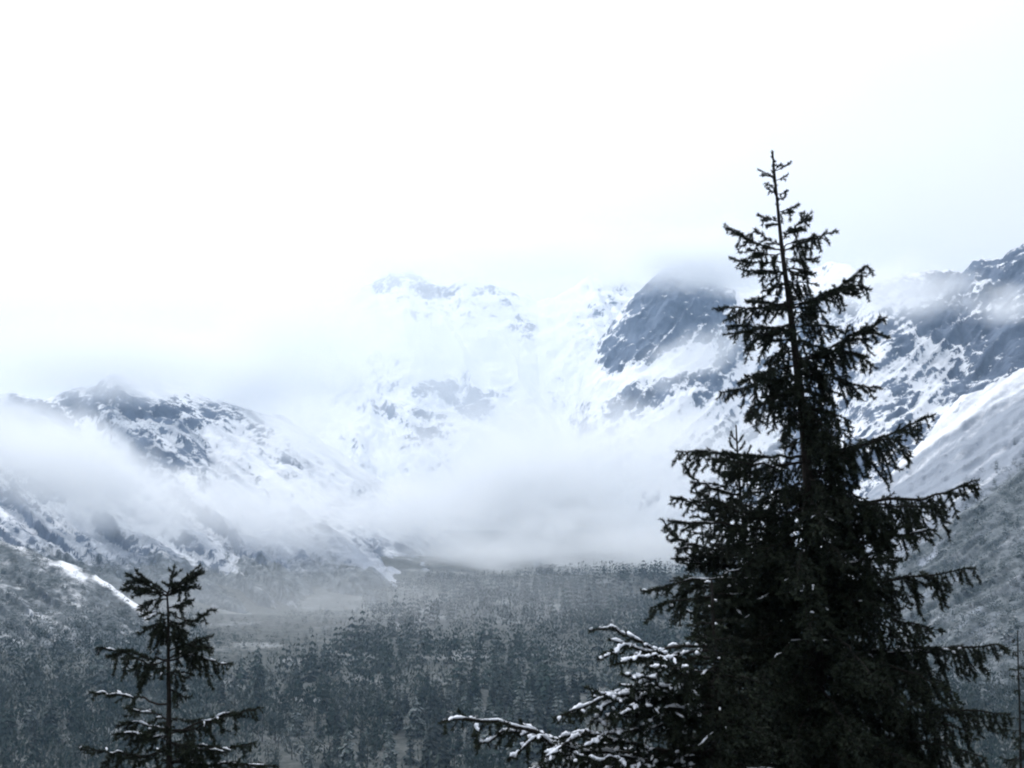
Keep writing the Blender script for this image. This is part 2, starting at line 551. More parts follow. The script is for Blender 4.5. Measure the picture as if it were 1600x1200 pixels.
massif('hill', 'right hand slope with a white snow fan above grey scrub', 'slope',
       [(1230, 905, 1000), (1300, 845, 1000), (1350, 782, 1000), (1400, 735, 1000), (1440, 690, 1000), (1475, 645, 1000), (1500, 622, 1000), (1540, 600, 1000), (1570, 590, 1000), (1600, 572, 1000), (1700, 500, 1000), (2400, 250, 900)],
       [(1230, 925, 960), (1320, 1020, 740), (1400, 1100, 560), (1600, 1180, 450), (2400, 1400, 300)], 230, 190, 1.1, 10, 60, 43, rock_r3, veg_r3, scree_r3, (-1.0, 0.68), 15)


# near left spur, scrub with a snowy gully along its edge
def rock_s(x, y):
    return 0.55 + strokes(x, y, [([(155, 905), (175, 918), (215, 952), (240, 975)], 6, -1.1), ([(0, 852), (60, 872), (110, 890)], 6, -0.45), ([(105, 885), (125, 905)], 12, -0.6)]) + (n2(x, y, 18, 9, 57, 4, 0.5) - 0.5) * 1.2


def veg_s(x, y):
    return 0.78 + 0.7 * (n2(x, y, 50, 22, 55, 5, 0.5) - 0.5) - strokes(x, y, [([(155, 905), (175, 918), (215, 952), (240, 975)], 6, 1.1), ([(0, 850), (60, 870), (110, 890)], 5, 0.28), ([(105, 882), (125, 905)], 12, 0.5)])


massif('hill', 'grey scrub covered spur with a snowy gully along its upper edge', 'slope',
       [(-700, 560, 950), (-200, 760, 930), (0, 846, 900), (60, 866, 890), (118, 884, 880), (150, 900, 870), (200, 936, 850), (250, 968, 830), (300, 985, 810), (380, 1000, 790)],
       [(-700, 1140, 480), (0, 1075, 590), (380, 1045, 650)], 220, 130, 1.0, 14, 60, 53, rock_s, veg_s, None, (1.0, 0.7), 4)

# ------------------------------------------------------------------ valley forest
def tree_material():
    m, n, l, b = new_mat('forest_foliage')
    tint = n.new('ShaderNodeAttribute'); tint.attribute_name = 'tint'      # kind of tree: 0 spruce ... 1 bare birch
    snow = n.new('ShaderNodeAttribute'); snow.attribute_name = 'snow'
    oi = n.new('ShaderNodeObjectInfo')
    geo = n.new('ShaderNodeNewGeometry')
    c = n.new('ShaderNodeValToRGB')
    e = c.color_ramp.elements
    e[0].position, e[0].color = 0.0, (0.008, 0.014, 0.012, 1)
    e[1].position, e[1].color = 1.0, (0.086, 0.106, 0.102, 1)
    k = c.color_ramp.elements.new(0.4); k.color = (0.018, 0.034, 0.028, 1)
    k = c.color_ramp.elements.new(0.7); k.color = (0.050, 0.066, 0.060, 1)
    l.new(tint.outputs['Fac'], c.inputs['Fac'])
    nf = noise_node(n, l, geo.outputs['Position'], 0.9, 3, 0.6)
    sepn = n.new('ShaderNodeSeparateXYZ')
    l.new(geo.outputs['True Normal'], sepn.inputs[0])
    up = mapr(n, l, math_node(n, l, 'ABSOLUTE', sepn.outputs['Z'], 0), 0.3, 0.9, 0.0, 1.0)
    f = math_node(n, l, 'MULTIPLY', math_node(n, l, 'MULTIPLY', up, snow.outputs['Fac']), mapr(n, l, nf, 0.42, 0.62, 0.1, 1.0))
    col = mix_node(n, l, f, c.outputs['Color'], (0.62, 0.65, 0.68))
    l.new(col, b.inputs['Base Color'])
    return m


MAT_FOREST = tree_material()
MAT_BARK = new_mat('dark_bark')[0]
MAT_BARK.node_tree.nodes['Principled BSDF'].inputs['Base Color'].default_value = (0.03, 0.027, 0.024, 1)


def conifer_mesh(r, layers=9, spikes=9, slim=1.0):
    """unit-height conifer crown: stacked ragged whorls of drooping boughs"""
    V, F = [], []
    for i in range(layers):
        t = i / (layers - 1)
        z = 0.12 + 0.84 * t ** 0.92
        R = slim * 0.24 * (1 - t) ** 0.85 + 0.012
        n = max(5, int(spikes * (1 - 0.45 * t)))
        ph = r.uniform(0, 6.28)
        for k in range(n):
            a = ph + 2 * math.pi * (k + r.uniform(-.25, .25)) / n
            L = R * r.uniform(0.6, 1.25)
            w = L * r.uniform(0.28, 0.45)
            ca, sa = math.cos(a), math.sin(a)
            dz = -L * r.uniform(0.1, 0.55)
            b = len(V)
            V += [(0, 0, z + 0.05 * r.uniform(.6, 1.2)), (ca * L * .6 - sa * w, sa * L * .6 + ca * w, z + dz * .5 - .01), (ca * L, sa * L, z + dz), (ca * L * .6 + sa * w, sa * L * .6 - ca * w, z + dz * .5 - .01)]
            F += [(b, b + 1, b + 2), (b, b + 2, b + 3)]
            b = len(V)
            V += [(ca * L * .25, sa * L * .25, z), (ca * L * .8, sa * L * .8, z + dz * .6), (ca * L * .55 + r.uniform(-.01, .01), sa * L * .55, z + dz - L * r.uniform(.25, .5))]
            F += [(b, b + 1, b + 2)]
    b = len(V)
    V += [(-.012, 0, .9), (.012, 0, .9), (0, 0, 1.02), (0, -.012, .9), (0, .012, .9)]
    F += [(b, b + 1, b + 2), (b + 3, b + 4, b + 2)]
    return np.array(V), np.array(F)


def bare_mesh(r, n=150, w=0.36, big=1.0):
    """unit-height leafless broadleaf crown: a loose puff of twig sprays rising from the limbs"""
    V, F = [], []
    for k in range(n):
        z = r.uniform(0.2, 1.0)
        R = w * math.sqrt(max(0.02, 1 - ((z - 0.56) / 0.47) ** 2)) * math.sqrt(r.uniform(0, 1))
        a = r.uniform(0, 6.283)
        c = np.array([R * math.cos(a), R * math.sin(a), z])
        d = np.array([math.cos(a) * r.uniform(0, .9), math.sin(a) * r.uniform(0, .9), r.uniform(.4, 1.2)])
        d /= np.linalg.norm(d)
        s = np.cross(d, [r.uniform(-1, 1), r.uniform(-1, 1), r.uniform(-.5, .5)])
        s /= np.linalg.norm(s) + 1e-6
        L, W = r.uniform(.08, .2) * big, r.uniform(.012, .045) * big
        b = len(V)
        V += [tuple(c - d * L * .5), tuple(c + s * W), tuple(c + d * L * .6), tuple(c - s * W)]
        F += [(b, b + 1, b + 2), (b, b + 2, b + 3)]
    return np.array(V), np.array(F)


def trunk_mesh(top):
    V, F = [], []
    for k in range(5):
        a = 2 * math.pi * k / 5
        V.append((0.022 * math.cos(a), 0.022 * math.sin(a), -0.04))
        V.append((0.006 * math.cos(a), 0.006 * math.sin(a), top))
    for k in range(5):
        j = (k + 1) % 5
        F.append((2 * k, 2 * j, 2 * j + 1, 2 * k + 1))
    return np.array(V), np.array(F)


rt = random.Random(3)
PROTO = {'spruce': [conifer_mesh(rt, 9, 9, s) for s in (0.75, 0.9, 1.0, 1.15, 1.3)], 'bare': [bare_mesh(rt, 105, w, 0.95) for w in (0.36, 0.42, 0.48, 0.54)]}
SPARSE = {'spruce': [conifer_mesh(rt, 5, 5, s) for s in (0.8, 1.0, 1.2, 1.4)], 'bare': [bare_mesh(rt, 34, w, 1.15) for w in (0.42, 0.5, 0.58)]}


def project(P):
    P = np.asarray(P, float)
    yc = P[..., 1] * CP + P[..., 2] * SP
    zc = -P[..., 1] * SP + P[..., 2] * CP
    return 800 + FPX * P[..., 0] / yc, 600 - FPX * zc / yc


def forest_edge(x):
    """how far the dark valley forest reaches, by direction"""
    return np.interp(x, [-400, 0, 120, 250, 330, 420, 520, 600, 700, 820, 900, 1050, 1200, 1400, 2000], [560, 600, 590, 590, 600, 625, 700, 800, 940, 1040, 1080, 1120, 1050, 700, 500])


# candidate spots on a jittered lattice over the valley floor
spots = []
Yc = 318.0
while Yc < 1150:
    step = 7.4 + 1.0 * (Yc - 320) / 800
    half = Yc * 0.56
    nx_ = int(2 * half / step)
    X_ = -half + (np.arange(nx_) + rng.uniform(-.45, .45, nx_)) * step
    Y_ = Yc + rng.uniform(-.5, .5, nx_) * step
    spots.append(np.stack([X_, Y_], -1))
    Yc += step * 0.95
spots = np.concatenate(spots)
sx, sy, sz = spots[:, 0], spots[:, 1], ground_z(spots[:, 0], spots[:, 1])
ipx, ipy = project(np.stack([sx, sy, sz], -1))
dens = fbm(np.stack([sx / 45, sy / 70, 0 * sx], -1), 3, seed=61)
edge = forest_edge(ipx) * (0.94 + 0.12 * fbm(np.stack([sx / 30, sy / 30, 0 * sx], -1), 2, seed=66))
keep = (sy < edge) & (rng.uniform(size=len(sx)) < 0.62 + 1.6 * (dens - 0.42))
clear = (sy >= edge) & (sy < 1180) & (sy < edge + 220) & (rng.uniform(size=len(sx)) < 0.75)
keep |= clear
edge_k = edge[keep]
sx, sy, sz, ipx, ipy = sx[keep], sy[keep], sz[keep], ipx[keep], ipy[keep]
mixn = fbm(np.stack([sx / 60, sy / 110, 0 * sx + 9], -1), 3, seed=71)
near_edge = sstep(90, 0, np.abs(forest_edge(ipx) - sy))
p_spruce = np.where(edge_k < sy, 0.25, 1.0) * np.clip(0.42 + 3.0 * (mixn - 0.5) + 0.4 * near_edge, 0.08, 0.95)
is_spruce = rng.uniform(size=len(sx)) < p_spruce
height = np.where(is_spruce, rng.normal(12.5, 3.8, len(sx)), rng.normal(10.5, 2.4, len(sx))).clip(5, 23)
height = np.where((sy > edge_k), np.where((ipx > 320) & (ipx < 570), height * 0.42, height * 0.8), height)
tints = np.where(is_spruce, rng.uniform(0.0, 0.45, len(sx)), rng.uniform(0.35, 0.85, len(sx)))
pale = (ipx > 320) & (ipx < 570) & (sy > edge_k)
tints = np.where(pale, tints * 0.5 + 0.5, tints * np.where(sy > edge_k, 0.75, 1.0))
snowy = np.where(is_spruce, rng.uniform(0.0, 0.45, len(sx)) ** 2, rng.uniform(0.0, 0.55, len(sx)) ** 2)
rot = rng.uniform(0, 6.283, len(sx))

# the trees that show largest stand as objects of their own
tpx, tpy = project(np.stack([sx, sy, sz + height * 0.8], -1))
vis = (tpx > 6) & (tpx < 1590) & (tpy < 1175) & ~((tpx > 1020) & (tpx < 1420)) & ~((tpx > 880) & (tpy > 1040)) & ~((tpx > 215) & (tpx < 320) & (tpy > 1000)) & ~((tpx > 1400) & (tpy > 1060))
order = np.argsort(np.where(vis, sy, 1e9))
single = order[:290]
is_single = np.zeros(len(sx), bool)
is_single[single] = True

CROWNS, TRUNKS = {}, {}


def crown_data(kind, i, lv):
    key = (kind, i, lv)
    if key not in CROWNS:
        v, f = PROTO[kind][i]
        t = lv / 3.0
        tv = 0.04 + 0.40 * t if kind == 'spruce' else 0.38 + 0.46 * t
        o = mesh_obj('crown', v, f, MAT_FOREST, attrs={'tint': np.clip(tv + (v[:, 2] * 0), 0, 1), 'snow': np.full(len(v), (0.04, 0.1, 0.05, 0.25)[lv])}, link=False)
        CROWNS[key] = o.data
        bpy.data.objects.remove(o)
    return CROWNS[key]


for kind, top in (('spruce', 0.9), ('bare', 0.6)):
    v, f = trunk_mesh(top)
    o = mesh_obj('trunk', v, f, MAT_BARK, link=False)
    TRUNKS[kind] = o.data
    bpy.data.objects.remove(o)

def tree_label(kind, h, x, Y):
    size = 'tall' if h > (14.5 if kind == 'spruce' else 12) else ('low' if h < (11 if kind == 'spruce' else 9.6) else 'medium')
    zone = ('left of the small spruce' if x < 215 else 'just right of the small spruce' if x < 430 else 'between the small spruce and snowy boughs' if x < 700
            else 'beyond the tips of the snowy boughs' if x < 1020 else 'right of the tall dark spruce')
    row = 'front' if Y < 352 else 'second'
    return f"{size} {'dark conifer' if kind == 'spruce' else 'grey leafless tree'} in the {row} row {zone}"


LAB = {'spruce': ('conifer', 'dark conifer in the nearest rows of the misty valley forest', 'nearest conifers of the valley forest'),
       'bare': ('bare_tree', 'grey leafless tree in the nearest rows of the misty valley forest', 'nearest leafless trees of the valley forest')}
for j in single:
    kind = 'spruce' if is_spruce[j] else 'bare'
    nm, lab, grp = LAB[kind]
    e = empty(nm, (sx[j], sy[j], sz[j]))
    e.rotation_euler = (0, 0, rot[j])
    h = height[j]
    e.scale = (h * rng.uniform(.85, 1.2), h * rng.uniform(.85, 1.2), h)
    tag(e, tree_label(kind, h, tpx[j], sy[j]), 'tree', None, grp)
    c = bpy.data.objects.new('crown', crown_data(kind, int(rng.integers(len(PROTO[kind]))), int(rng.integers(4))))
    t = bpy.data.objects.new('trunk', TRUNKS[kind])
    for q in (c, t):
        COL.objects.link(q)
        q.parent = e


def scatter(name, label, P, H, kinds, tint, snow, R, protos, wide=1.0):
    VV, FF, TT, SS = [], [], [], []
    off = 0
    for kind in ('spruce', 'bare'):
        for i, (v, f) in enumerate(protos[kind]):
            sel = np.where((kinds == kind) & (np.arange(len(P)) % len(protos[kind]) == i))[0]
            if not len(sel):
                continue
            ca, sa, h = np.cos(R[sel])[:, None], np.sin(R[sel])[:, None], H[sel][:, None]
            x = (v[:, 0] * ca - v[:, 1] * sa) * h * wide + P[sel, 0:1]
            y = (v[:, 0] * sa + v[:, 1] * ca) * h * wide + P[sel, 1:2]
            z = v[:, 2] * h + P[sel, 2:3]
            VV.append(np.stack([x, y, z], -1).reshape(-1, 3))
            FF.append((f[None] + (np.arange(len(sel)) * len(v))[:, None, None] + off).reshape(-1, 3))
            TT.append(np.repeat(tint[sel], len(v)))
            SS.append(np.repeat(snow[sel], len(v)))
            off += len(sel) * len(v)
    o = mesh_obj(name, np.concatenate(VV), np.concatenate(FF), MAT_FOREST, attrs={'tint': np.concatenate(TT), 'snow': np.concatenate(SS)})
    tag(o, label, 'forest', 'stuff')
    return o


rest = ~is_single
kinds = np.where(is_spruce, 'spruce', 'bare')
near = rest & (sy < 560)
far = rest & (sy >= 560)
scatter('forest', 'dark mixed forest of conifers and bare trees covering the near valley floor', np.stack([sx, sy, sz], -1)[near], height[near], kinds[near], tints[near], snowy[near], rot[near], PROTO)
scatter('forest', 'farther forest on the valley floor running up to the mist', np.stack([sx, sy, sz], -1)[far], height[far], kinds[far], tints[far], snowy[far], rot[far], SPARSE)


def scrub_on(key, count, keepfn, hgt, label, seed):
    r = np.random.default_rng(seed)
    X, Yi, P = SURF[key]
    iv, iu = r.uniform(0, X.shape[0] - 1.01, count * 3), r.uniform(0, X.shape[1] - 1.01, count * 3)
    a, b = iv.astype(int), iu.astype(int)
    fv, fu = (iv - a)[:, None], (iu - b)[:, None]
    W = P[a, b] * (1 - fv) * (1 - fu) + P[a + 1, b] * fv * (1 - fu) + P[a, b + 1] * (1 - fv) * fu + P[a + 1, b + 1] * fv * fu
    px, py = project(W)
    ok = (r.uniform(size=len(px)) < keepfn(px, py)) & (px > -60) & (px < 1660)
    W = W[ok][:count]
    m = len(W)
    kd = np.where(r.uniform(size=m) < 0.22, 'spruce', 'bare')
    H = r.uniform(0.6, 1.25, m) * hgt * np.where(kd == 'spruce', 1.3, 1.0)
    scatter('scrub', label, W - np.array([0, 0, 0.3]), H, kd, np.where(kd == 'spruce', r.uniform(.2, .6, m), r.uniform(.55, 1, m)), r.uniform(0, .55, m), r.uniform(0, 6.28, m), SPARSE, 1.25)


scrub_on('hill43', 3600, lambda x, y: np.clip(veg_r3(x, y) - 0.12, 0, 1) ** 1.1, 5.2, 'grey leafless scrub covering the lower right hand slope', 5)
scrub_on('hill53', 2200, lambda x, y: np.clip(veg_s(x, y), 0, 1), 4.2, 'grey leafless scrub covering the near left spur', 6)
scrub_on('mountain13', 5200, lambda x, y: np.clip(veg_l(x, y) - 0.1, 0, 1), 5.0, 'grey scrub on the lowest slope of the left mountain', 7)

# ------------------------------------------------------------------ air and mist
def volume_mat(name):
    m = bpy.data.materials.new(name)
    m.use_nodes = True
    n, l = m.node_tree.nodes, m.node_tree.links
    n.clear()
    out = n.new('ShaderNodeOutputMaterial')
    v = n.new('ShaderNodeVolumePrincipled')
    l.new(v.outputs['Volume'], out.inputs['Volume'])
    return m, n, l, v


hm, hn, hl, hv = volume_mat('pale_air')
hv.inputs['Color'].default_value = (0.50, 0.73, 1.0, 1)
hv.inputs['Density'].default_value = 1.15e-4
hv.inputs['Anisotropy'].default_value = 0.2
low = min(min(v.co.z for v in o.data.vertices) for o in scene.objects if o.get('kind') == 'structure') - 1.0
bx = np.array([[x, y, z] for z in (low, 740) for y in (-3050, 5050) for x in (-5050, 5050)], float)
haze = mesh_obj('haze', bx, np.array([[0, 2, 3, 1], [4, 5, 7, 6], [0, 1, 5, 4], [2, 6, 7, 3], [0, 4, 6, 2], [1, 3, 7, 5]]), hm)
tag(haze, 'thin bluish mountain haze filling the whole valley', 'haze', 'stuff')


def icosphere(n=3):
    import bmesh
    bm = bmesh.new()
    bmesh.ops.create_icosphere(bm, subdivisions=n, radius=1.0)
    me = bpy.data.meshes.new('mist_bank')
    bm.to_mesh(me)
    bm.free()
    return me


def mist(label, x, y, Y, hw, hh, depth, tau, tilt=0.0, seed=0.0, rough=0.9, nscale=1.6, soft=0.1):
    """soft ragged bank of cloud centred at distance Y; hw, hh, depth are half sizes, tau its optical depth through the middle"""
    m, n, l, v = volume_mat('mist')
    v.inputs['Color'].default_value = (0.972, 0.988, 1.0, 1)
    v.inputs['Anisotropy'].default_value = 0.3
    tc = n.new('ShaderNodeTexCoord').outputs['Object']
    off = n.new('ShaderNodeVectorMath'); off.operation = 'ADD'
    off.inputs[1].default_value = (seed * 5.1, seed * 3.3, seed * 7.7)
    l.new(tc, off.inputs[0])
    nf = noise_node(n, l, off.outputs['Vector'], nscale, 6, 0.6, ((1.0, 0.8, max(0.5, min(1.0, 1.6 * hh / hw))), (0, 0, 0)))
    ln = n.new('ShaderNodeVectorMath'); ln.operation = 'LENGTH'
    l.new(tc, ln.inputs[0])
    r = math_node(n, l, 'ADD', ln.outputs['Value'], math_node(n, l, 'MULTIPLY', math_node(n, l, 'SUBTRACT', nf, 0.42), rough * 1.6))
    core = mapr(n, l, r, soft, 0.95, 1.0, 0.0)
    rim = mapr(n, l, ln.outputs['Value'], 0.7, 0.97, 1.0, 0.0)
    d = math_node(n, l, 'MULTIPLY', math_node(n, l, 'MULTIPLY', core, rim), 1.7 * tau / depth)
    l.new(d, v.inputs['Density'])
    o = bpy.data.objects.new('mist', icosphere())
    o.data.materials.append(m)
    o.location = Vector(pt(x, y, Y).tolist())
    s = Y / FPX
    o.scale = (hw * s, depth, hh * s)
    o.rotation_euler = (0, math.radians(tilt), 0)
    COL.objects.link(o)
    tag(o, label, 'mist', 'stuff')
    return o


mist('grey mist bank sliding down across the left mountain', 110, 735, 1200, 290, 120, 190, 3.0, 24, 1, 1.0, 1.9)
mist('thin mist veil over the gullies of the left mountain', 400, 800, 1230, 290, 115, 170, 1.8, 10, 2, 1.1, 2.2)
mist('thick bright mist filling the middle of the valley', 850, 752, 1560, 420, 175, 400, 3.4, -6, 3, 1.25, 2.3)
mist('white mist plume rising from the valley floor below the snow couloir', 640, 812, 1400, 190, 100, 230, 2.6, 0, 4, 1.2, 2.4)
mist('faint mist veil lying over the far end of the forest', 560, 960, 860, 760, 130, 230, 0.40, 0, 15, 0.6, 1.6)
mist('white mist settling on the snowy foot of the left mountain', 770, 862, 1330, 210, 52, 210, 2.4, 2, 18, 1.2, 2.4)
mist('low mist lying along the far edge of the forest', 1000, 850, 1300, 320, 75, 200, 2.6, 3, 12, 1.2, 2.6)
mist('pale mist hanging below the dark cliff', 1040, 720, 1380, 240, 120, 150, 2.0, -10, 5, 1.0, 2.0)
mist('white cloud covering the summit of the left mountain', 130, 560, 1640, 480, 105, 260, 2.0, 0, 6, 1.0, 2.0)
mist('white cloud hanging between the left and the central mountain', 400, 590, 1950, 300, 190, 300, 2.6, -20, 14, 0.9, 1.8)
mist('white cloud veil in front of the distant central mountain', 700, 560, 2250, 430, 230, 330, 1.1, 0, 7, 1.0, 2.0)
mist('white cloud closing over the crest of the central mountain', 760, 405, 2450, 480, 80, 300, 2.3, 0, 13, 1.1, 2.2)
mist('white cloud drifting over the right shoulder of the left mountain', 500, 700, 1560, 190, 110, 190, 1.35, 22, 16, 1.1, 2.0)
mist('pale wisp drifting across the foot of the dark cliff', 1080, 560, 1700, 150, 60, 120, 1.0, -15, 17, 1.2, 2.2)
mist('cloud cap hiding the top of the dark cliff', 1090, 404, 1880, 230, 82, 220, 3.6, 0, 8, 1.1, 2.2)
mist('thin cloud wisp drifting over the right ridge', 1390, 450, 1340, 190, 80, 110, 1.5, 0, 9, 1.1, 2.2)
mist('small cloud wisp in front of the right crags', 1570, 478, 1290, 110, 50, 70, 1.0, 0, 10, 1.1, 2.2)
mist('pale mist at the left edge of the valley', -60, 640, 1480, 260, 110, 180, 2.2, 15, 11, 1.0, 2.0)


# ------------------------------------------------------------------ near spruces
def needle_material():
    m, n, l, b = new_mat('spruce_needles')
    geo = n.new('ShaderNodeNewGeometry')
    nf = noise_node(n, l, geo.outputs['Position'], 9.0, 3, 0.6)
    c = mix_node(n, l, mapr(n, l, nf, 0.35, 0.65, 0, 1), (0.006, 0.011, 0.007), (0.018, 0.027, 0.015))
    l.new(c, b.inputs['Base Color'])
    b.inputs['Roughness'].default_value = 0.7
    return m


def bark_material():
    m, n, l, b = new_mat('spruce_bark')
    tc = n.new('ShaderNodeTexCoord').outputs['Object']
    f = noise_node(n, l, tc, 40.0, 5, 0.65, ((1, 1, 0.35), (0, 0, 0)))
    c = mix_node(n, l, mapr(n, l, f, 0.35, 0.65, 0, 1), (0.009, 0.008, 0.007), (0.024, 0.021, 0.019))
    l.new(c, b.inputs['Base Color'])
    bu = n.new('ShaderNodeBump')
    bu.inputs['Strength'].default_value = 0.7
    bu.inputs['Distance'].default_value = 0.01
    l.new(f, bu.inputs['Height'])
    l.new(bu.outputs['Normal'], b.inputs['Normal'])
    return m


def snow_material():
    m, n, l, b = new_mat('fresh_snow')
    tc = n.new('ShaderNodeTexCoord').outputs['Object']
    f = noise_node(n, l, tc, 45.0, 4, 0.6)
    b.inputs['Base Color'].default_value = (0.72, 0.76, 0.83, 1)
    b.inputs['Roughness'].default_value = 0.6
    bu = n.new('ShaderNodeBump')
    bu.inputs['Strength'].default_value = 0.5
    bu.inputs['Distance'].default_value = 0.01
    l.new(f, bu.inputs['Height'])
    l.new(bu.outputs['Normal'], b.inputs['Normal'])
    return m


MAT_NEEDLE, MAT_WOOD, MAT_SNOW = needle_material(), bark_material(), snow_material()
UP = np.array([0.0, 0.0, 1.0])


def unit(v):
    return v / (np.linalg.norm(v, axis=-1, keepdims=True) + 1e-9)


def tube(points, radii, sides=6, squash=1.0):
    P = np.asarray(points, float)
    R = np.asarray(radii, float)
    T = unit(np.gradient(P, axis=0))
    ref = np.where(np.abs(T[:, 2:3]) > 0.9, np.array([[1.0, 0, 0]]), UP[None])
    A = unit(np.cross(T, ref))
    B = np.cross(A, T)
    th = np.arange(sides) * 2 * math.pi / sides
    V = P[:, None] + R[:, None, None] * (A[:, None] * np.cos(th)[None, :, None] + B[:, None] * np.sin(th)[None, :, None] * squash)
    n = len(P)
    i = np.arange(n * sides).reshape(n, sides)
    j = np.roll(i, -1, 1)
    F = np.stack([i[:-1], j[:-1], j[1:], i[1:]], -1).reshape(-1, 4)
    V = V.reshape(-1, 3)
    # close the ends with a point each
    c0, c1 = len(V), len(V) + 1
    V = np.concatenate([V, P[:1] - T[:1] * R[0] * .4, P[-1:] + T[-1:] * R[-1] * .4])
    F3 = np.concatenate([np.stack([j[0], i[0], np.full(sides, c0)], -1), np.stack([i[-1], j[-1], np.full(sides, c1)], -1)])
    return V, F, F3


def seg_prisms(p0, p1, r0, r1):
    """three-sided twigs for many segments at once"""
    T = unit(p1 - p0)
    A = unit(np.cross(T, np.where(np.abs(T[:, 2:3]) > 0.9, np.array([[1.0, 0, 0]]), UP[None])))
    B = np.cross(A, T)
    V = []
    for p, r in ((p0, r0), (p1, r1)):
        for k in range(3):
            th = 2 * math.pi * k / 3
            V.append(p + r[:, None] * (A * math.cos(th) + B * math.sin(th)))
    V = np.stack(V, 1)
    b = (np.arange(len(p0)) * 6)[:, None, None]
    F = np.array([[0, 1, 4, 3], [1, 2, 5, 4], [2, 0, 3, 5]])[None] + b
    return V.reshape(-1, 3), F.reshape(-1, 4)


def needles(p0, p1, per_m, length, width, r):
    L = np.linalg.norm(p1 - p0, axis=1)
    cnt = np.maximum(1, r.poisson(L * per_m))
    k = np.repeat(np.arange(len(p0)), cnt)
    t = r.uniform(size=len(k))[:, None]
    T = unit(p1 - p0)[k]
    P = p0[k] * (1 - t) + p1[k] * t
    rad = r.normal(size=(len(k), 3))
    rad[:, 2] += 0.25
    rad = unit(rad - T * (rad * T).sum(1, keepdims=True))
    D = unit(T * r.uniform(.5, 1.0, (len(k), 1)) + rad * r.uniform(.6, 1.0, (len(k), 1)))
    S = unit(np.cross(D, r.normal(size=(len(k), 3))))
    ln = length * r.uniform(.7, 1.2, (len(k), 1))
    V = np.stack([P - S * width, P + S * width, P + D * ln], 1)
    F = np.arange(len(k) * 3).reshape(-1, 3)
    return V.reshape(-1, 3), F


def bezier(a, b, c, n):
    t = np.linspace(0, 1, n)[:, None]
    return a * (1 - t) ** 2 + 2 * b * t * (1 - t) + c * t * t


def polyline(pts, n):
    """smooth curve through the given points"""
    pts = np.asarray(pts, float)
    if len(pts) == 2:
        t = np.linspace(0, 1, n)[:, None]
        return pts[0] * (1 - t) + pts[1] * t
    ext = np.concatenate([2 * pts[:1] - pts[1:2], pts, 2 * pts[-1:] - pts[-2:-1]])
    out = []
    m = len(pts) - 1
    for u in np.linspace(0, m - 1e-6, n):
        i = int(u)
        t = u - i
        p0, p1, p2, p3 = ext[i:i + 4]
        out.append(0.5 * ((2 * p1) + (p2 - p0) * t + (2 * p0 - 5 * p1 + 4 * p2 - p3) * t * t + (3 * p1 - p0 - 3 * p2 + p3) * t ** 3))
    return np.array(out)


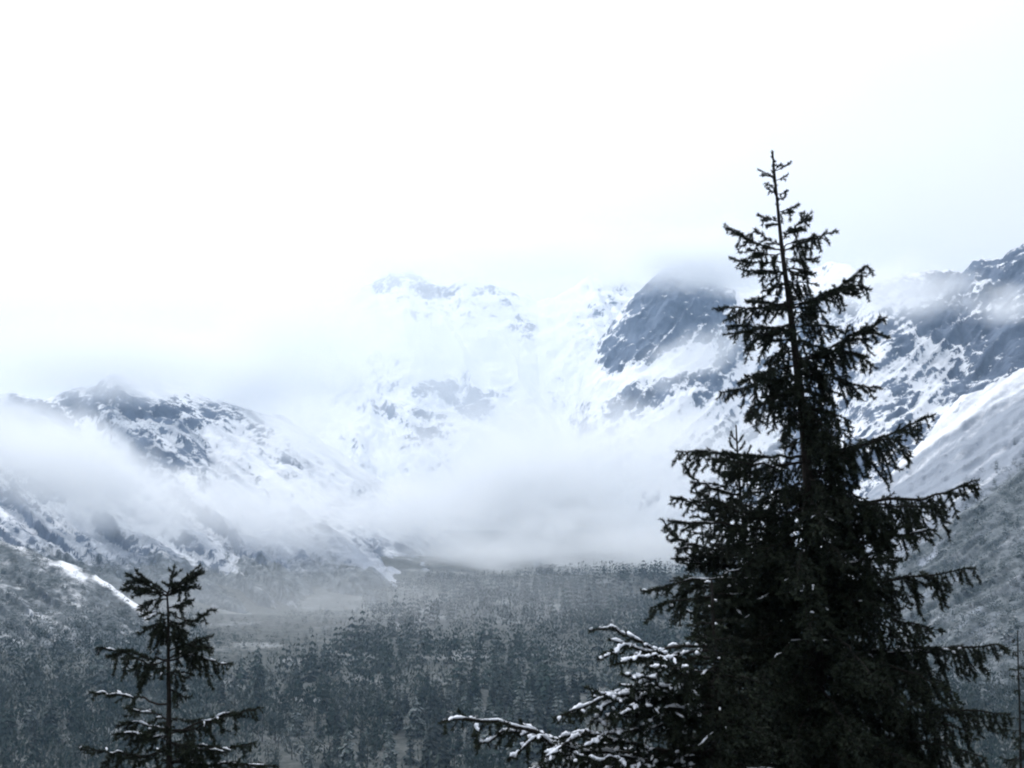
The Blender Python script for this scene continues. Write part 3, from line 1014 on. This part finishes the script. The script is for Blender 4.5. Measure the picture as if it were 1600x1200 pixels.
def bough(tree, origin, pts, sec=0.34, hang=0.3, gap=0.047, snow=0.0, seed=0, per_m=230, bare=0.12, tuft=1.0, curl=0.25, lump=0.02, ndl=1.0):
    """one spruce bough through world points: axis, side shoots, hanging shoots, needles, lying snow"""
    r = np.random.default_rng(seed)
    origin = np.asarray(origin, float)
    C = polyline(pts, 14)
    seglen = np.linalg.norm(np.diff(C, axis=0), axis=1)
    arc = np.concatenate([[0], np.cumsum(seglen)])
    L = arc[-1]
    wob = r.normal(size=C.shape) * 0.012 * min(L, 1.2)
    wob[0] = wob[-1] = 0
    C = C + wob

    def at(sv):
        return np.stack([np.interp(sv, arc, C[:, i]) for i in range(3)], -1)

    P0, P1, R0 = [], [], []          # twig segments
    twigs = []                       # polylines that may carry snow
    ns = max(3, int(L * (1 - bare) / gap))
    sv = bare * L + (np.arange(ns) + r.uniform(-.3, .3, ns)) / ns * (1 - bare) * L
    base = at(sv)
    T = unit(at(np.minimum(sv + .03, L)) - at(np.maximum(sv - .03, 0)))
    side = unit(np.cross(T, UP[None]))
    for k in range(ns):
        u = sv[k] / L
        sg = 1 if (k % 2) else -1
        ln = sec * tuft * min(1.0, 0.3 + 1.5 * (1 - u)) * min(1.0, 0.45 + 2.2 * u) * r.uniform(.55, 1.2)
        ln = max(ln, 0.05)
        down = r.uniform() < hang
        upv = r.uniform(-.15, .35)
        if down:
            d = T[k] * r.uniform(.1, .6) + side[k] * sg * r.uniform(0, .55) - UP * r.uniform(.7, 1.2)
            ln *= r.uniform(.8, 1.45)
        else:
            d = T[k] * r.uniform(.6, 1.1) + side[k] * sg * r.uniform(.5, 1.0) + UP * upv
        d = unit(d)
        m = 3 if ln < .16 else 4
        q = [base[k]]
        for i in range(m):
            d = unit(d + r.normal(size=3) * .10 - UP * (0.16 if i < m - 1 else -curl) * (1 if not down else .4))
            q.append(q[-1] + d * ln / m)
        q = np.array(q)
        P0.append(q[:-1]); P1.append(q[1:]); R0.append(np.linspace(.006, .003, m))
        if not down or r.uniform() < .25:
            twigs.append(q)
        if ln > .13:
            nt = int(ln / .055)
            for i in range(nt):
                w = (i + .6) / nt
                bp = np.array([np.interp(w * m, np.arange(m + 1), q[:, c]) for c in range(3)])
                dd = unit(q[min(m, int(w * m) + 1)] - q[int(w * m) if w < 1 else m - 1])
                sd = unit(np.cross(dd, r.normal(size=3) * .5 + (UP if not down else T[k])))
                l2 = ln * r.uniform(.22, .42) * (1.15 - .6 * w)
                e = unit(dd * r.uniform(.6, 1.0) + sd * (1 if i % 2 else -1) * r.uniform(.6, 1) - UP * r.uniform(0, .35))
                m1 = bp + e * l2 * .55
                m2 = m1 + unit(e + UP * r.uniform(-.25, .35)) * l2 * .5
                P0 += [bp[None], m1[None]]; P1 += [m1[None], m2[None]]; R0.append(np.array([.004, .003]))
                if r.uniform() < .4:
                    twigs.append(np.array([bp, m1, m2]))
    # needled end of the axis itself
    k0 = int(len(C) * .35)
    P0.append(C[k0:-1]); P1.append(C[k0 + 1:]); R0.append(np.full(len(C) - 1 - k0, .004))
    P0, P1, R0 = np.concatenate(P0) - origin, np.concatenate(P1) - origin, np.concatenate(R0)
    rw = 0.004 + 0.0095 * L * np.linspace(1, 0, len(C)) ** 0.8
    v1, f1, f1b = tube(C - origin, np.minimum(rw, .035), 5)
    v2, f2 = seg_prisms(P0, P1, R0, R0 * .7)
    v3, f3 = needles(P0, P1, per_m * 1.15,   .036 * ndl * max(1.0, (250 / per_m) ** .3), .0068 * (250 / per_m) ** .7, r)
    o = mesh_obj('bough', np.concatenate([v1, v2]), [f1, f2 + len(v1), f1b], MAT_WOOD, tree)
    nd = mesh_obj('needle_spray', v3, f3, MAT_NEEDLE, o)
    nd['kind'] = 'stuff'
    if snow > 0:
        VV, FF, F3, off = [], [], [], 0
        cand = list(twigs) + [C[i:i + 4] for i in range(3, len(C) - 3, 2)] + [C[i:i + 3] for i in range(4, len(C) - 2, 3)]
        n_tw = len(twigs)
        for qi, q in enumerate(cand):
            if r.uniform() > (min(.9, snow * 1.6) if qi >= n_tw else snow):
                continue
            if len(q) < 4 and r.uniform() < .5 and np.linalg.norm(q[-1] - q[0]) < .09:
                continue
            n = 9
            t = np.linspace(r.uniform(0, .35), r.uniform(.75, 1.0), n)
            Q = np.stack([np.interp(t * (len(q) - 1), np.arange(len(q)), q[:, c]) for c in range(3)], -1) - origin
            dirv = unit(Q[-1] - Q[0])
            if abs(dirv[2]) > .55:
                continue
            rad = lump * r.uniform(.35, 1.0) * np.sin(np.linspace(.12, math.pi - .12, n)) ** .8 * r.uniform(.6, 1.3, n)
            Q = Q + UP * (.012 + rad[:, None] * .45)
            v, f, fb = tube(Q, rad, 8, 0.7)
            v = v + r.normal(size=v.shape) * lump * .13
            VV.append(v); FF.append(f + off); F3.append(fb + off); off += len(v)
        if VV:
            sn = mesh_obj('snow', np.concatenate(VV), [np.concatenate(FF), np.concatenate(F3)], MAT_SNOW, o, smooth=True)
            sn['kind'] = 'stuff'
    return o


class Spruce:
    def __init__(self, name, label, Y, trunk, r_base, root_z=None):
        """trunk: photo pixels of the stem from the tip downwards"""
        self.Y = Y
        tr = np.asarray(trunk, float)
        P = pt(tr[:, 0], tr[:, 1], np.full(len(tr), Y))
        foot = P[-1].copy()
        d = (P[-1] - P[-2]) / abs(P[-1, 2] - P[-2, 2])
        gz = float(ground_z(foot[0], Y)) - 0.15
        foot = foot + d * (foot[2] - gz)
        foot[2] = gz
        self.P = polyline(np.concatenate([P, foot[None]]), 60)
        self.P[:, 1] += 0
        self.root = empty(name, foot)
        self.origin = foot
        tag(self.root, label, 'tree')
        zt, zb = self.P[0, 2], self.P[-1, 2]
        u = (zt - self.P[:, 2]) / (zt - zb)
        rad = 0.010 + (r_base - .010) * u ** 1.05
        rad = rad * (1 + .5 * np.exp(-(self.P[:, 2] - zb) / .35))
        v, f, f3 = tube(self.P - foot, rad, 14)
        mesh_obj('trunk', v, [f, f3], MAT_WOOD, self.root, smooth=True)
        self.zt, self.zb = zt, zb
        self.n = 0

    def stem(self, y):
        """world point of the stem at photo row y"""
        z = pt(800, y, self.Y)[2]
        o = np.argsort(self.P[:, 2])
        return np.array([np.interp(z, self.P[o, 2], self.P[o, 0]), np.interp(z, self.P[o, 2], self.P[o, 1]), z])

    def add(self, y0, via, dY=None, **kw):
        """bough from the stem at photo row y0 through photo pixels via, its tip dY nearer or farther"""
        r = np.random.default_rng(1000 + self.n)
        a = self.stem(y0)
        tip = np.asarray(via[-1], float)
        reach = abs(tip[0] - (800 + FPX * a[0] / a[1])) / FPX * self.Y
        if dY is None:
            dY = r.uniform(-.45, .45) * reach
        pts = [a]
        n = len(via)
        for i, (x, y) in enumerate(via):
            pts.append(pt(x, y, self.Y + dY * (i + 1) / n))
        self.n += 1
        kw.setdefault('seed', self.n * 7 + int(self.Y * 10))
        return bough(self.root, self.origin, pts, **kw)

    def fill(self, y_list, half, droop=0.15, hang=0.5, per=4, seed=0, snow=0.0, tipup=0.1, sec=0.34, gap=0.06, per_m=200, arc=None, lump=.018):
        """whorls of boughs all round; half(y) gives their reach in photo pixels"""
        r = np.random.default_rng(seed)
        for y in y_list:
            ph = r.uniform(0, 6.28)
            for k in range(per):
                yy = y + r.uniform(-12, 12)
                a = self.stem(yy)
                th = ph + 2 * math.pi * (k + r.uniform(-.2, .2)) / per
                if arc is not None and not arc(math.cos(th), math.sin(th)):
                    continue
                Lb = half(yy) * self.Y / FPX * r.uniform(.7, 1.0)
                d = np.array([math.cos(th), math.sin(th), 0])
                mid = a + d * Lb * .55 + UP * Lb * (r.uniform(-.05, .12) - droop * .4)
                tip = a + d * Lb + UP * Lb * (tipup - droop + r.uniform(-.08, .08))
                self.n += 1
                bough(self.root, self.origin, [a, mid, tip], sec=min(sec, Lb * .5), hang=hang, gap=gap, snow=snow, seed=seed * 100 + self.n, per_m=per_m, lump=lump)


# the tall dark spruce
A = Spruce('spruce_tree', 'tall dark spruce rising above the ridges in front of the misty valley', 14.0,
           [(1207, 236), (1213, 300), (1222, 390), (1234, 480), (1246, 580), (1257, 680), (1263, 760), (1268, 900), (1275, 1050), (1282, 1250)], 0.17)
# bristling leader and its short shoots
for y0, via in ((268, [(1222, 262), (1237, 252)]), (276, [(1195, 270), (1184, 265)]), (279, [(1197, 274), (1188, 275)]), (283, [(1224, 277), (1232, 272)]), (290, [(1203, 290), (1195, 287)]),
                (303, [(1222, 303), (1230, 297)]), (300, [(1206, 300), (1197, 293)]), (268, [(1216, 260), (1222, 257)]), (310, [(1224, 310), (1228, 303)])):
    A.add(y0, via, sec=.05, gap=.05, hang=.1, per_m=330, bare=.3, seed=y0)
S_ = dict(per_m=330, ndl=1.3)
A.add(330, [(1210, 285), (1207, 237)], sec=.045, gap=.05, hang=0, bare=.05, per_m=420, dY=0)
A.add(332, [(1235, 326), (1248, 318)], sec=0.16, hang=.2, **S_)
A.add(335, [(1226, 333), (1240, 330)], sec=0.14, hang=.2, **S_)
A.add(346, [(1200, 342), (1184, 336)], sec=0.16, hang=.15, **S_)
A.add(352, [(1212, 350), (1196, 353)], sec=0.12, hang=.2, **S_)
A.add(375, [(1245, 352), (1269, 331)], sec=0.24, hang=.25, **S_)
A.add(372, [(1238, 362), (1258, 352)], sec=0.19, hang=.3, **S_)
A.add(392, [(1262, 376), (1292, 366), (1306, 360)], sec=0.24, hang=.3, **S_)
A.add(386, [(1248, 376), (1275, 372)], sec=0.22, hang=.45, **S_)
A.add(392, [(1196, 386), (1162, 370), (1131, 355)], sec=0.26, hang=.35, **S_)
A.add(396, [(1190, 398), (1168, 388)], sec=0.24, hang=.4, **S_)
A.add(386, [(1195, 370), (1178, 358)], sec=0.19, hang=.2, **S_)
A.add(408, [(1200, 410), (1160, 408), (1140, 403)], sec=0.20, hang=.35, bare=.3, **S_)
A.add(424, [(1200, 424), (1175, 424), (1160, 421)], sec=0.19, hang=.4, **S_)
A.add(404, [(1255, 406), (1278, 403)], sec=0.20, hang=.3, **S_)
A.add(422, [(1256, 426), (1275, 428)], sec=0.19, hang=.3, **S_)
A.add(440, [(1215, 448), (1200, 455)], sec=0.24, hang=.5, **S_)
A.add(436, [(1250, 448), (1264, 456)], sec=0.24, hang=.5, **S_)
A.add(484, [(1275, 465), (1312, 448), (1340, 428), (1357, 416)], sec=0.36, hang=.55, dY=-.3, **S_)
A.add(478, [(1275, 468), (1325, 447), (1355, 453)], sec=0.29, hang=.5, dY=-.6, **S_)
A.add(482, [(1195, 482), (1150, 481), (1123, 480)], sec=0.31, hang=.55, dY=-.2, **S_)
A.add(476, [(1200, 474), (1172, 470)], sec=0.26, hang=.5, dY=-.5, **S_)
A.add(516, [(1205, 516), (1165, 508), (1137, 511)], sec=0.26, hang=.45, dY=.3, **S_)
A.add(520, [(1200, 522), (1170, 518), (1138, 521)], sec=0.26, hang=.45, dY=-.4, **S_)
A.add(510, [(1278, 508), (1302, 514), (1317, 521)], sec=0.22, hang=.35, **S_)
A.add(575, [(1285, 560), (1335, 525), (1386, 496)], sec=0.34, hang=.45, dY=-.2, **S_)
A.add(570, [(1300, 545), (1345, 518), (1390, 528)], sec=0.26, hang=.45, dY=-.5, **S_)
A.add(560, [(1310, 548), (1340, 555), (1362, 575)], sec=0.29, hang=.5, dY=-.6, **S_)
A.add(590, [(1205, 588), (1160, 608), (1124, 613)], sec=0.34, hang=.5, dY=-.2, **S_)
A.add(572, [(1215, 576), (1185, 588), (1160, 598)], sec=0.31, hang=.5, dY=-.6, **S_)
A.add(585, [(1300, 590), (1340, 602), (1375, 606)], sec=0.34, hang=.55, dY=-.2, **S_)
A.add(600, [(1210, 622), (1180, 640), (1166, 648)], sec=0.31, hang=.6, dY=-.7, **S_)
A.add(640, [(1236, 655), (1222, 685)], sec=0.24, hang=.9, dY=-.4, **S_)
A.add(712, [(1200, 713), (1130, 708), (1056, 705)], sec=0.38, hang=.65, dY=-.2, **S_)
A.add(722, [(1200, 728), (1150, 722), (1105, 718)], sec=0.41, hang=.7, dY=-.6, **S_)
A.add(716, [(1320, 703), (1380, 683), (1425, 665), (1462, 647)], sec=0.36, hang=.6, dY=-.2, **S_)
A.add(710, [(1330, 700), (1390, 685), (1425, 715)], sec=0.36, hang=.65, dY=-.7, **S_)
A.add(790, [(1340, 784), (1430, 778), (1490, 766), (1530, 750)], sec=0.43, hang=.8, dY=.1, **S_)
A.add(796, [(1340, 790), (1410, 790), (1470, 796)], sec=0.43, hang=.8, dY=-.7, **S_)
A.add(800, [(1180, 803), (1110, 788), (1047, 777)], sec=0.41, hang=.5, dY=.1, snow=.03, **S_)
A.add(830, [(1180, 825), (1100, 815), (1042, 820)], sec=0.41, hang=.5, dY=-.5, snow=.04, **S_)
A.add(850, [(1340, 850), (1410, 838), (1465, 828)], sec=0.38, hang=.6, dY=-.8, snow=.03, **S_)
A.add(905, [(1350, 910), (1440, 900), (1524, 887)], sec=0.46, hang=.8, dY=0, snow=.02, **S_)
A.add(890, [(1330, 880), (1370, 872), (1400, 880)], sec=0.36, hang=.5, dY=-1.0, snow=.16, lump=.024, **S_)
A.add(900, [(1170, 905), (1090, 905), (1005, 925)], sec=0.48, hang=.45, dY=-.2, snow=.14, lump=.024, **S_)
A.add(930, [(1160, 930), (1080, 935), (1017, 950)], sec=0.48, hang=.6, dY=-.6, snow=.06, **S_)
A.add(1015, [(1360, 1020), (1450, 1018), (1530, 1008), (1572, 1012)], sec=0.50, hang=.85, dY=-.2, **S_)
A.add(1010, [(1380, 1020), (1440, 1018), (1500, 1014)], sec=0.24, hang=.2, dY=-.6, snow=.35, lump=.022, **S_)
A.add(1110, [(1370, 1120), (1470, 1112), (1578, 1116)], sec=0.50, hang=.85, dY=.2, **S_)
A.add(1130, [(1360, 1150), (1450, 1160), (1540, 1185)], sec=0.50, hang=.85, dY=-.4, **S_)
A.add(1180, [(1380, 1195), (1480, 1205), (1560, 1225)], sec=0.50, hang=.8, dY=-.3, **S_)
half_a = lambda y: np.interp(y, [340, 400, 470, 540, 610, 645, 700, 750, 800, 900, 1000, 1200, 1500], [25, 46, 54, 72, 80, 48, 46, 90, 140, 180, 215, 260, 300])
A.fill([425, 445, 470, 495, 515, 535], half_a, droop=.25, hang=.5, per=4, seed=3, sec=.24)
A.fill([550, 575, 600, 625, 645], half_a, droop=.35, hang=.65, per=5, seed=4, sec=.32, per_m=150)
A.fill([640, 660, 682, 705, 728, 750], lambda y: 88, droop=.5, hang=.8, per=6, seed=9, sec=.36, per_m=130, arc=lambda c, q: c > .05)
A.fill([690, 745], half_a, droop=.4, hang=.75, per=4, seed=5, sec=.38, per_m=130)
A.fill([770, 797, 826, 856, 886, 915, 945, 975, 1000], half_a, droop=.32, hang=.75, per=5, seed=6, sec=.44, snow=.035, lump=.014, per_m=95, gap=.055)
A.fill([1020, 1060, 1100, 1140, 1180, 1220], half_a, droop=.32, hang=.75, per=6, seed=7, sec=.5, per_m=85, gap=.06, snow=.016, lump=.014)
A.fill([1270, 1330, 1390], half_a, droop=.32, hang=.6, per=4, seed=8, sec=.44, per_m=90, gap=.1)

# younger spruce standing against it on the left
B = Spruce('spruce_tree', 'younger bushy spruce with upright tip tucked against the left side of the tall dark spruce', 15.6,
           [(1150, 664), (1153, 720), (1158, 790), (1166, 860), (1175, 950), (1182, 1100), (1186, 1250)], 0.10)
for y0, via in ((690, [(1146, 684), (1142, 674)]), (694, [(1156, 688), (1161, 680)]), (706, [(1144, 698), (1139, 684)]), (708, [(1158, 700), (1164, 690)]), (730, [(1140, 722), (1133, 706)]), (725, [(1165, 715), (1173, 696)])):
    B.add(y0, via, sec=.07, gap=.04, hang=0, per_m=380, bare=.1)
B.add(775, [(1120, 765), (1090, 752), (1076, 738), (1070, 722)], sec=.22, hang=.25, snow=.05, **S_)
B.add(790, [(1125, 786), (1100, 776), (1084, 762)], sec=.22, hang=.3, snow=.08, **S_)
B.add(860, [(1115, 858), (1070, 846), (1048, 832), (1036, 812)], sec=.28, hang=.3, snow=.08, **S_)
B.add(870, [(1120, 868), (1085, 858), (1054, 856)], sec=.28, hang=.3, snow=.1, **S_)
B.add(880, [(1120, 884), (1085, 878), (1056, 872)], sec=.28, hang=.3, snow=.12, **S_)
B.add(800, [(1185, 800), (1210, 790), (1225, 776)], sec=.24, hang=.3, **S_)
half_b = lambda y: np.interp(y, [700, 760, 820, 900, 1000, 1200, 1500], [22, 55, 85, 110, 130, 160, 190])
B.fill([740, 765, 790, 815], half_b, droop=.05, hang=.3, per=4, seed=13, tipup=.2, sec=.24, snow=.02)
B.fill([840, 870, 905, 940, 975, 1010], half_b, droop=.12, hang=.45, per=5, seed=14, tipup=.15, sec=.34, snow=.03, per_m=120)
B.fill([1050, 1090, 1130, 1170, 1210], half_b, droop=.2, hang=.5, per=5, seed=15, sec=.42, per_m=85)

# low snow laden spruce in front
Cs = Spruce('spruce_tree', 'low snow laden spruce spreading its white boughs left of the tall dark spruce', 11.2,
            [(1112, 905), (1114, 960), (1118, 1040), (1122, 1130), (1126, 1260)], 0.09)
W_ = dict(per_m=250, ndl=1.15, lump=.028)
Cs.add(1010, [(1050, 1012), (1026, 1016), (990, 997), (955, 984), (921, 986)], sec=0.18, hang=.2, snow=0.60, gap=0.065, dY=-.4, **W_)
Cs.add(1016, [(1040, 1020), (984, 1010), (955, 1022), (933, 1032)], sec=0.23, hang=.25, snow=0.53, gap=0.058, dY=-.6, **W_)
Cs.add(1030, [(1050, 1030), (1000, 1028), (962, 1040)], sec=0.25, hang=.3, snow=0.48, gap=0.058, dY=-.7, **W_)
Cs.add(1060, [(1080, 1076), (1035, 1072), (1010, 1060), (972, 1056)], sec=0.25, hang=.3, snow=0.65, gap=0.058, dY=-.9, **W_)
Cs.add(1075, [(1070, 1078), (1020, 1082), (978, 1070)], sec=0.25, hang=.3, snow=0.60, gap=0.058, dY=-.6, **W_)
Cs.add(1090, [(1040, 1075), (985, 1078), (957, 1088), (918, 1074)], sec=0.30, hang=.3, snow=0.60, gap=0.054, dY=-.6, **W_)
Cs.add(1100, [(1050, 1080), (980, 1086), (921, 1098), (866, 1128)], sec=0.30, hang=.3, snow=0.60, gap=0.054, dY=-.9, **W_)
Cs.add(1115, [(1060, 1110), (1000, 1105), (968, 1118)], sec=0.30, hang=.3, snow=0.48, gap=0.054, dY=-1.0, **W_)
Cs.add(1125, [(1050, 1118), (960, 1122), (918, 1134)], sec=0.30, hang=.35, snow=0.48, gap=0.054, dY=-.6, **W_)
Cs.add(1180, [(1000, 1180), (876, 1162), (840, 1148), (795, 1134), (745, 1126), (711, 1123), (686, 1131)], sec=0.34, hang=.35, snow=0.60, gap=0.054, dY=-.6, **W_)
Cs.add(1175, [(1010, 1168), (924, 1146), (880, 1164), (845, 1196)], sec=0.32, hang=.35, snow=0.60, gap=0.054, dY=-1.0, **W_)
Cs.add(1190, [(990, 1190), (900, 1180), (840, 1200), (800, 1215)], sec=0.34, hang=.35, snow=0.53, gap=0.054, dY=-.4, **W_)
Cs.add(1195, [(1020, 1200), (960, 1190), (905, 1190)], sec=0.34, hang=.35, snow=0.53, gap=0.054, dY=-1.1, **W_)
Cs.add(1050, [(1080, 1050), (1060, 1048), (1030, 1042)], sec=0.28, hang=.3, snow=0.35, dY=-.9, **W_)
Cs.add(1182, [(1000, 1182), (880, 1166), (838, 1152), (804, 1176), (794, 1188)], sec=.2, hang=.3, snow=.7, gap=.06, dY=-.7, **W_)
Cs.add(1186, [(1000, 1186), (880, 1164), (800, 1142), (770, 1156), (741, 1171)], sec=.16, hang=.3, snow=.7, gap=.06, dY=-.5, **W_)
Cs.add(1188, [(1010, 1188), (900, 1172), (872, 1172), (848, 1194)], sec=.22, hang=.3, snow=.7, gap=.06, dY=-.9, **W_)
Cs.add(1105, [(1060, 1096), (1000, 1092), (950, 1100), (925, 1112)], sec=.24, hang=.3, snow=.6, gap=.06, dY=-.8, **W_)
Cs.add(1140, [(1050, 1136), (990, 1140), (940, 1152), (905, 1168)], sec=.26, hang=.3, snow=.5, gap=.06, dY=-.9, **W_)
half_c = lambda y: np.interp(y, [920, 1000, 1060, 1120, 1200, 1500], [20, 60, 90, 120, 165, 230])
Cs.fill([945, 975, 1000], half_c, droop=.15, hang=.3, per=4, seed=23, sec=.2, snow=.02)
Cs.fill([1030, 1060, 1090, 1120, 1150, 1180, 1215, 1250], half_c, droop=.2, hang=.5, per=5, seed=24, sec=.34, snow=.02, per_m=100)

# small spruce on the left
D = Spruce('spruce_tree', 'small thin spruce with a forked broken top dusted with snow on the left', 12.5,
           [(261, 925), (263, 970), (263, 1032), (264, 1090), (264, 1140), (265, 1260)], 0.085)
X_ = dict(per_m=280, ndl=1.2, gap=.04, lump=.017)
for y0, via, kw in (
        (930, [(245, 922), (220, 908), (199, 897)], dict(sec=0.22, hang=.15, snow=0.06)), (932, [(240, 926), (215, 920), (194, 921)], dict(sec=0.21, hang=.25, snow=0.07)),
        (936, [(245, 936), (228, 942), (222, 951)], dict(sec=0.18, hang=.4)), (926, [(225, 902), (211, 890)], dict(sec=0.13, hang=0)),
        (930, [(275, 918), (292, 902), (309, 886)], dict(sec=0.22, hang=.15, snow=0.07)), (928, [(268, 905), (273, 884)], dict(sec=0.16, hang=.1)),
        (932, [(280, 922), (300, 918), (307, 914)], dict(sec=0.20, hang=.2, snow=0.07)), (930, [(285, 908), (305, 900), (312, 891)], dict(sec=0.18, hang=.1, snow=0.03)),
        (950, [(282, 945), (303, 938)], dict(sec=0.21, hang=.3)), (962, [(245, 958), (222, 961)], dict(sec=0.18, hang=.3, snow=0.09)),
        (955, [(285, 968), (305, 970), (334, 953)], dict(sec=0.17, hang=.2, bare=.4)), (970, [(250, 978), (238, 990)], dict(sec=0.21, hang=.5)), (972, [(280, 982), (295, 990)], dict(sec=0.21, hang=.5)),
        (978, [(255, 990), (262, 1000)], dict(sec=0.21, hang=.7, snow=0.02)), (975, [(245, 975), (235, 983)], dict(sec=0.23, hang=.4)), (968, [(272, 972), (288, 978)], dict(sec=0.23, hang=.5, snow=0.03)),
        (985, [(270, 992), (280, 1003)], dict(sec=0.20, hang=.7)), (980, [(252, 985), (246, 998)], dict(sec=0.21, hang=.7)),
        (1030, [(285, 1018), (305, 1003), (334, 993)], dict(sec=0.23, hang=.45, snow=0.06)), (1018, [(290, 1008), (315, 1010), (333, 1014)], dict(sec=0.21, hang=.3, snow=0.04)),
        (1032, [(290, 1026), (318, 1028), (340, 1036), (362, 1039)], dict(sec=0.23, hang=.6, snow=0.17)),
        (1030, [(235, 1028), (190, 1017), (149, 1014)], dict(sec=0.23, hang=.55, snow=0.15)), (1034, [(235, 1038), (215, 1030), (195, 1028)], dict(sec=0.26, hang=.75, dY=-.3)),
        (1050, [(280, 1056), (297, 1060)], dict(sec=0.18, hang=.5)), (1075, [(275, 1082), (292, 1092)], dict(sec=0.21, hang=.6)),
        (1100, [(220, 1092), (180, 1086), (143, 1080)], dict(sec=0.16, hang=.3, snow=0.15, bare=.4)),
        (1142, [(290, 1138), (340, 1122), (380, 1112), (411, 1105)], dict(sec=0.21, hang=.35, snow=0.13, bare=.35)), (1146, [(300, 1140), (340, 1128), (350, 1145)], dict(sec=0.23, hang=.6)),
        (1140, [(240, 1136), (210, 1128), (188, 1130)], dict(sec=0.26, hang=.4, snow=0.21)), (1125, [(240, 1115), (210, 1110), (197, 1104)], dict(sec=0.18, hang=.3, snow=0.18)),
        (1150, [(240, 1150), (210, 1146), (184, 1146)], dict(sec=0.26, hang=.4, snow=0.18)), (1172, [(230, 1180), (180, 1176), (126, 1167)], dict(sec=0.23, hang=.4, snow=0.18)),
        (1175, [(300, 1172), (350, 1168), (400, 1160)], dict(sec=0.23, hang=.4, snow=0.18)), (1190, [(300, 1192), (360, 1194), (435, 1198)], dict(sec=0.26, hang=.4, snow=0.24)),
        (1160, [(280, 1165), (320, 1165), (345, 1165)], dict(sec=0.26, hang=.6, snow=0.06)), (1200, [(230, 1205), (190, 1210), (150, 1215)], dict(sec=0.26, hang=.5, snow=0.12))):
    k = dict(X_); k.update(kw)
    D.add(y0, via, **k)
half_d = lambda y: np.interp(y, [950, 1000, 1040, 1100, 1200, 1400], [22, 26, 34, 45, 80, 130])
D.fill([965, 985], half_d, droop=.3, hang=.6, per=4, seed=33, sec=.15)
D.fill([1040, 1130, 1160, 1190, 1220, 1260], half_d, droop=.2, hang=.5, per=4, seed=34, sec=.24, snow=.03, per_m=170)

# thin dark stem at the right edge
E = Spruce('spruce_tree', 'thin sparse dark spruce at the right edge beside the tall spruce', 24.0,
           [(1590, 985), (1591, 1040), (1593, 1100), (1595, 1200), (1596, 1300)], 0.07)
E.fill([1010, 1035, 1060, 1090, 1120], lambda y: 16, droop=.3, hang=.5, per=3, seed=43, sec=.16, per_m=130)
E.fill([1150, 1180, 1210], lambda y: 45, droop=.3, hang=.5, per=4, seed=44, sec=.2, per_m=110)
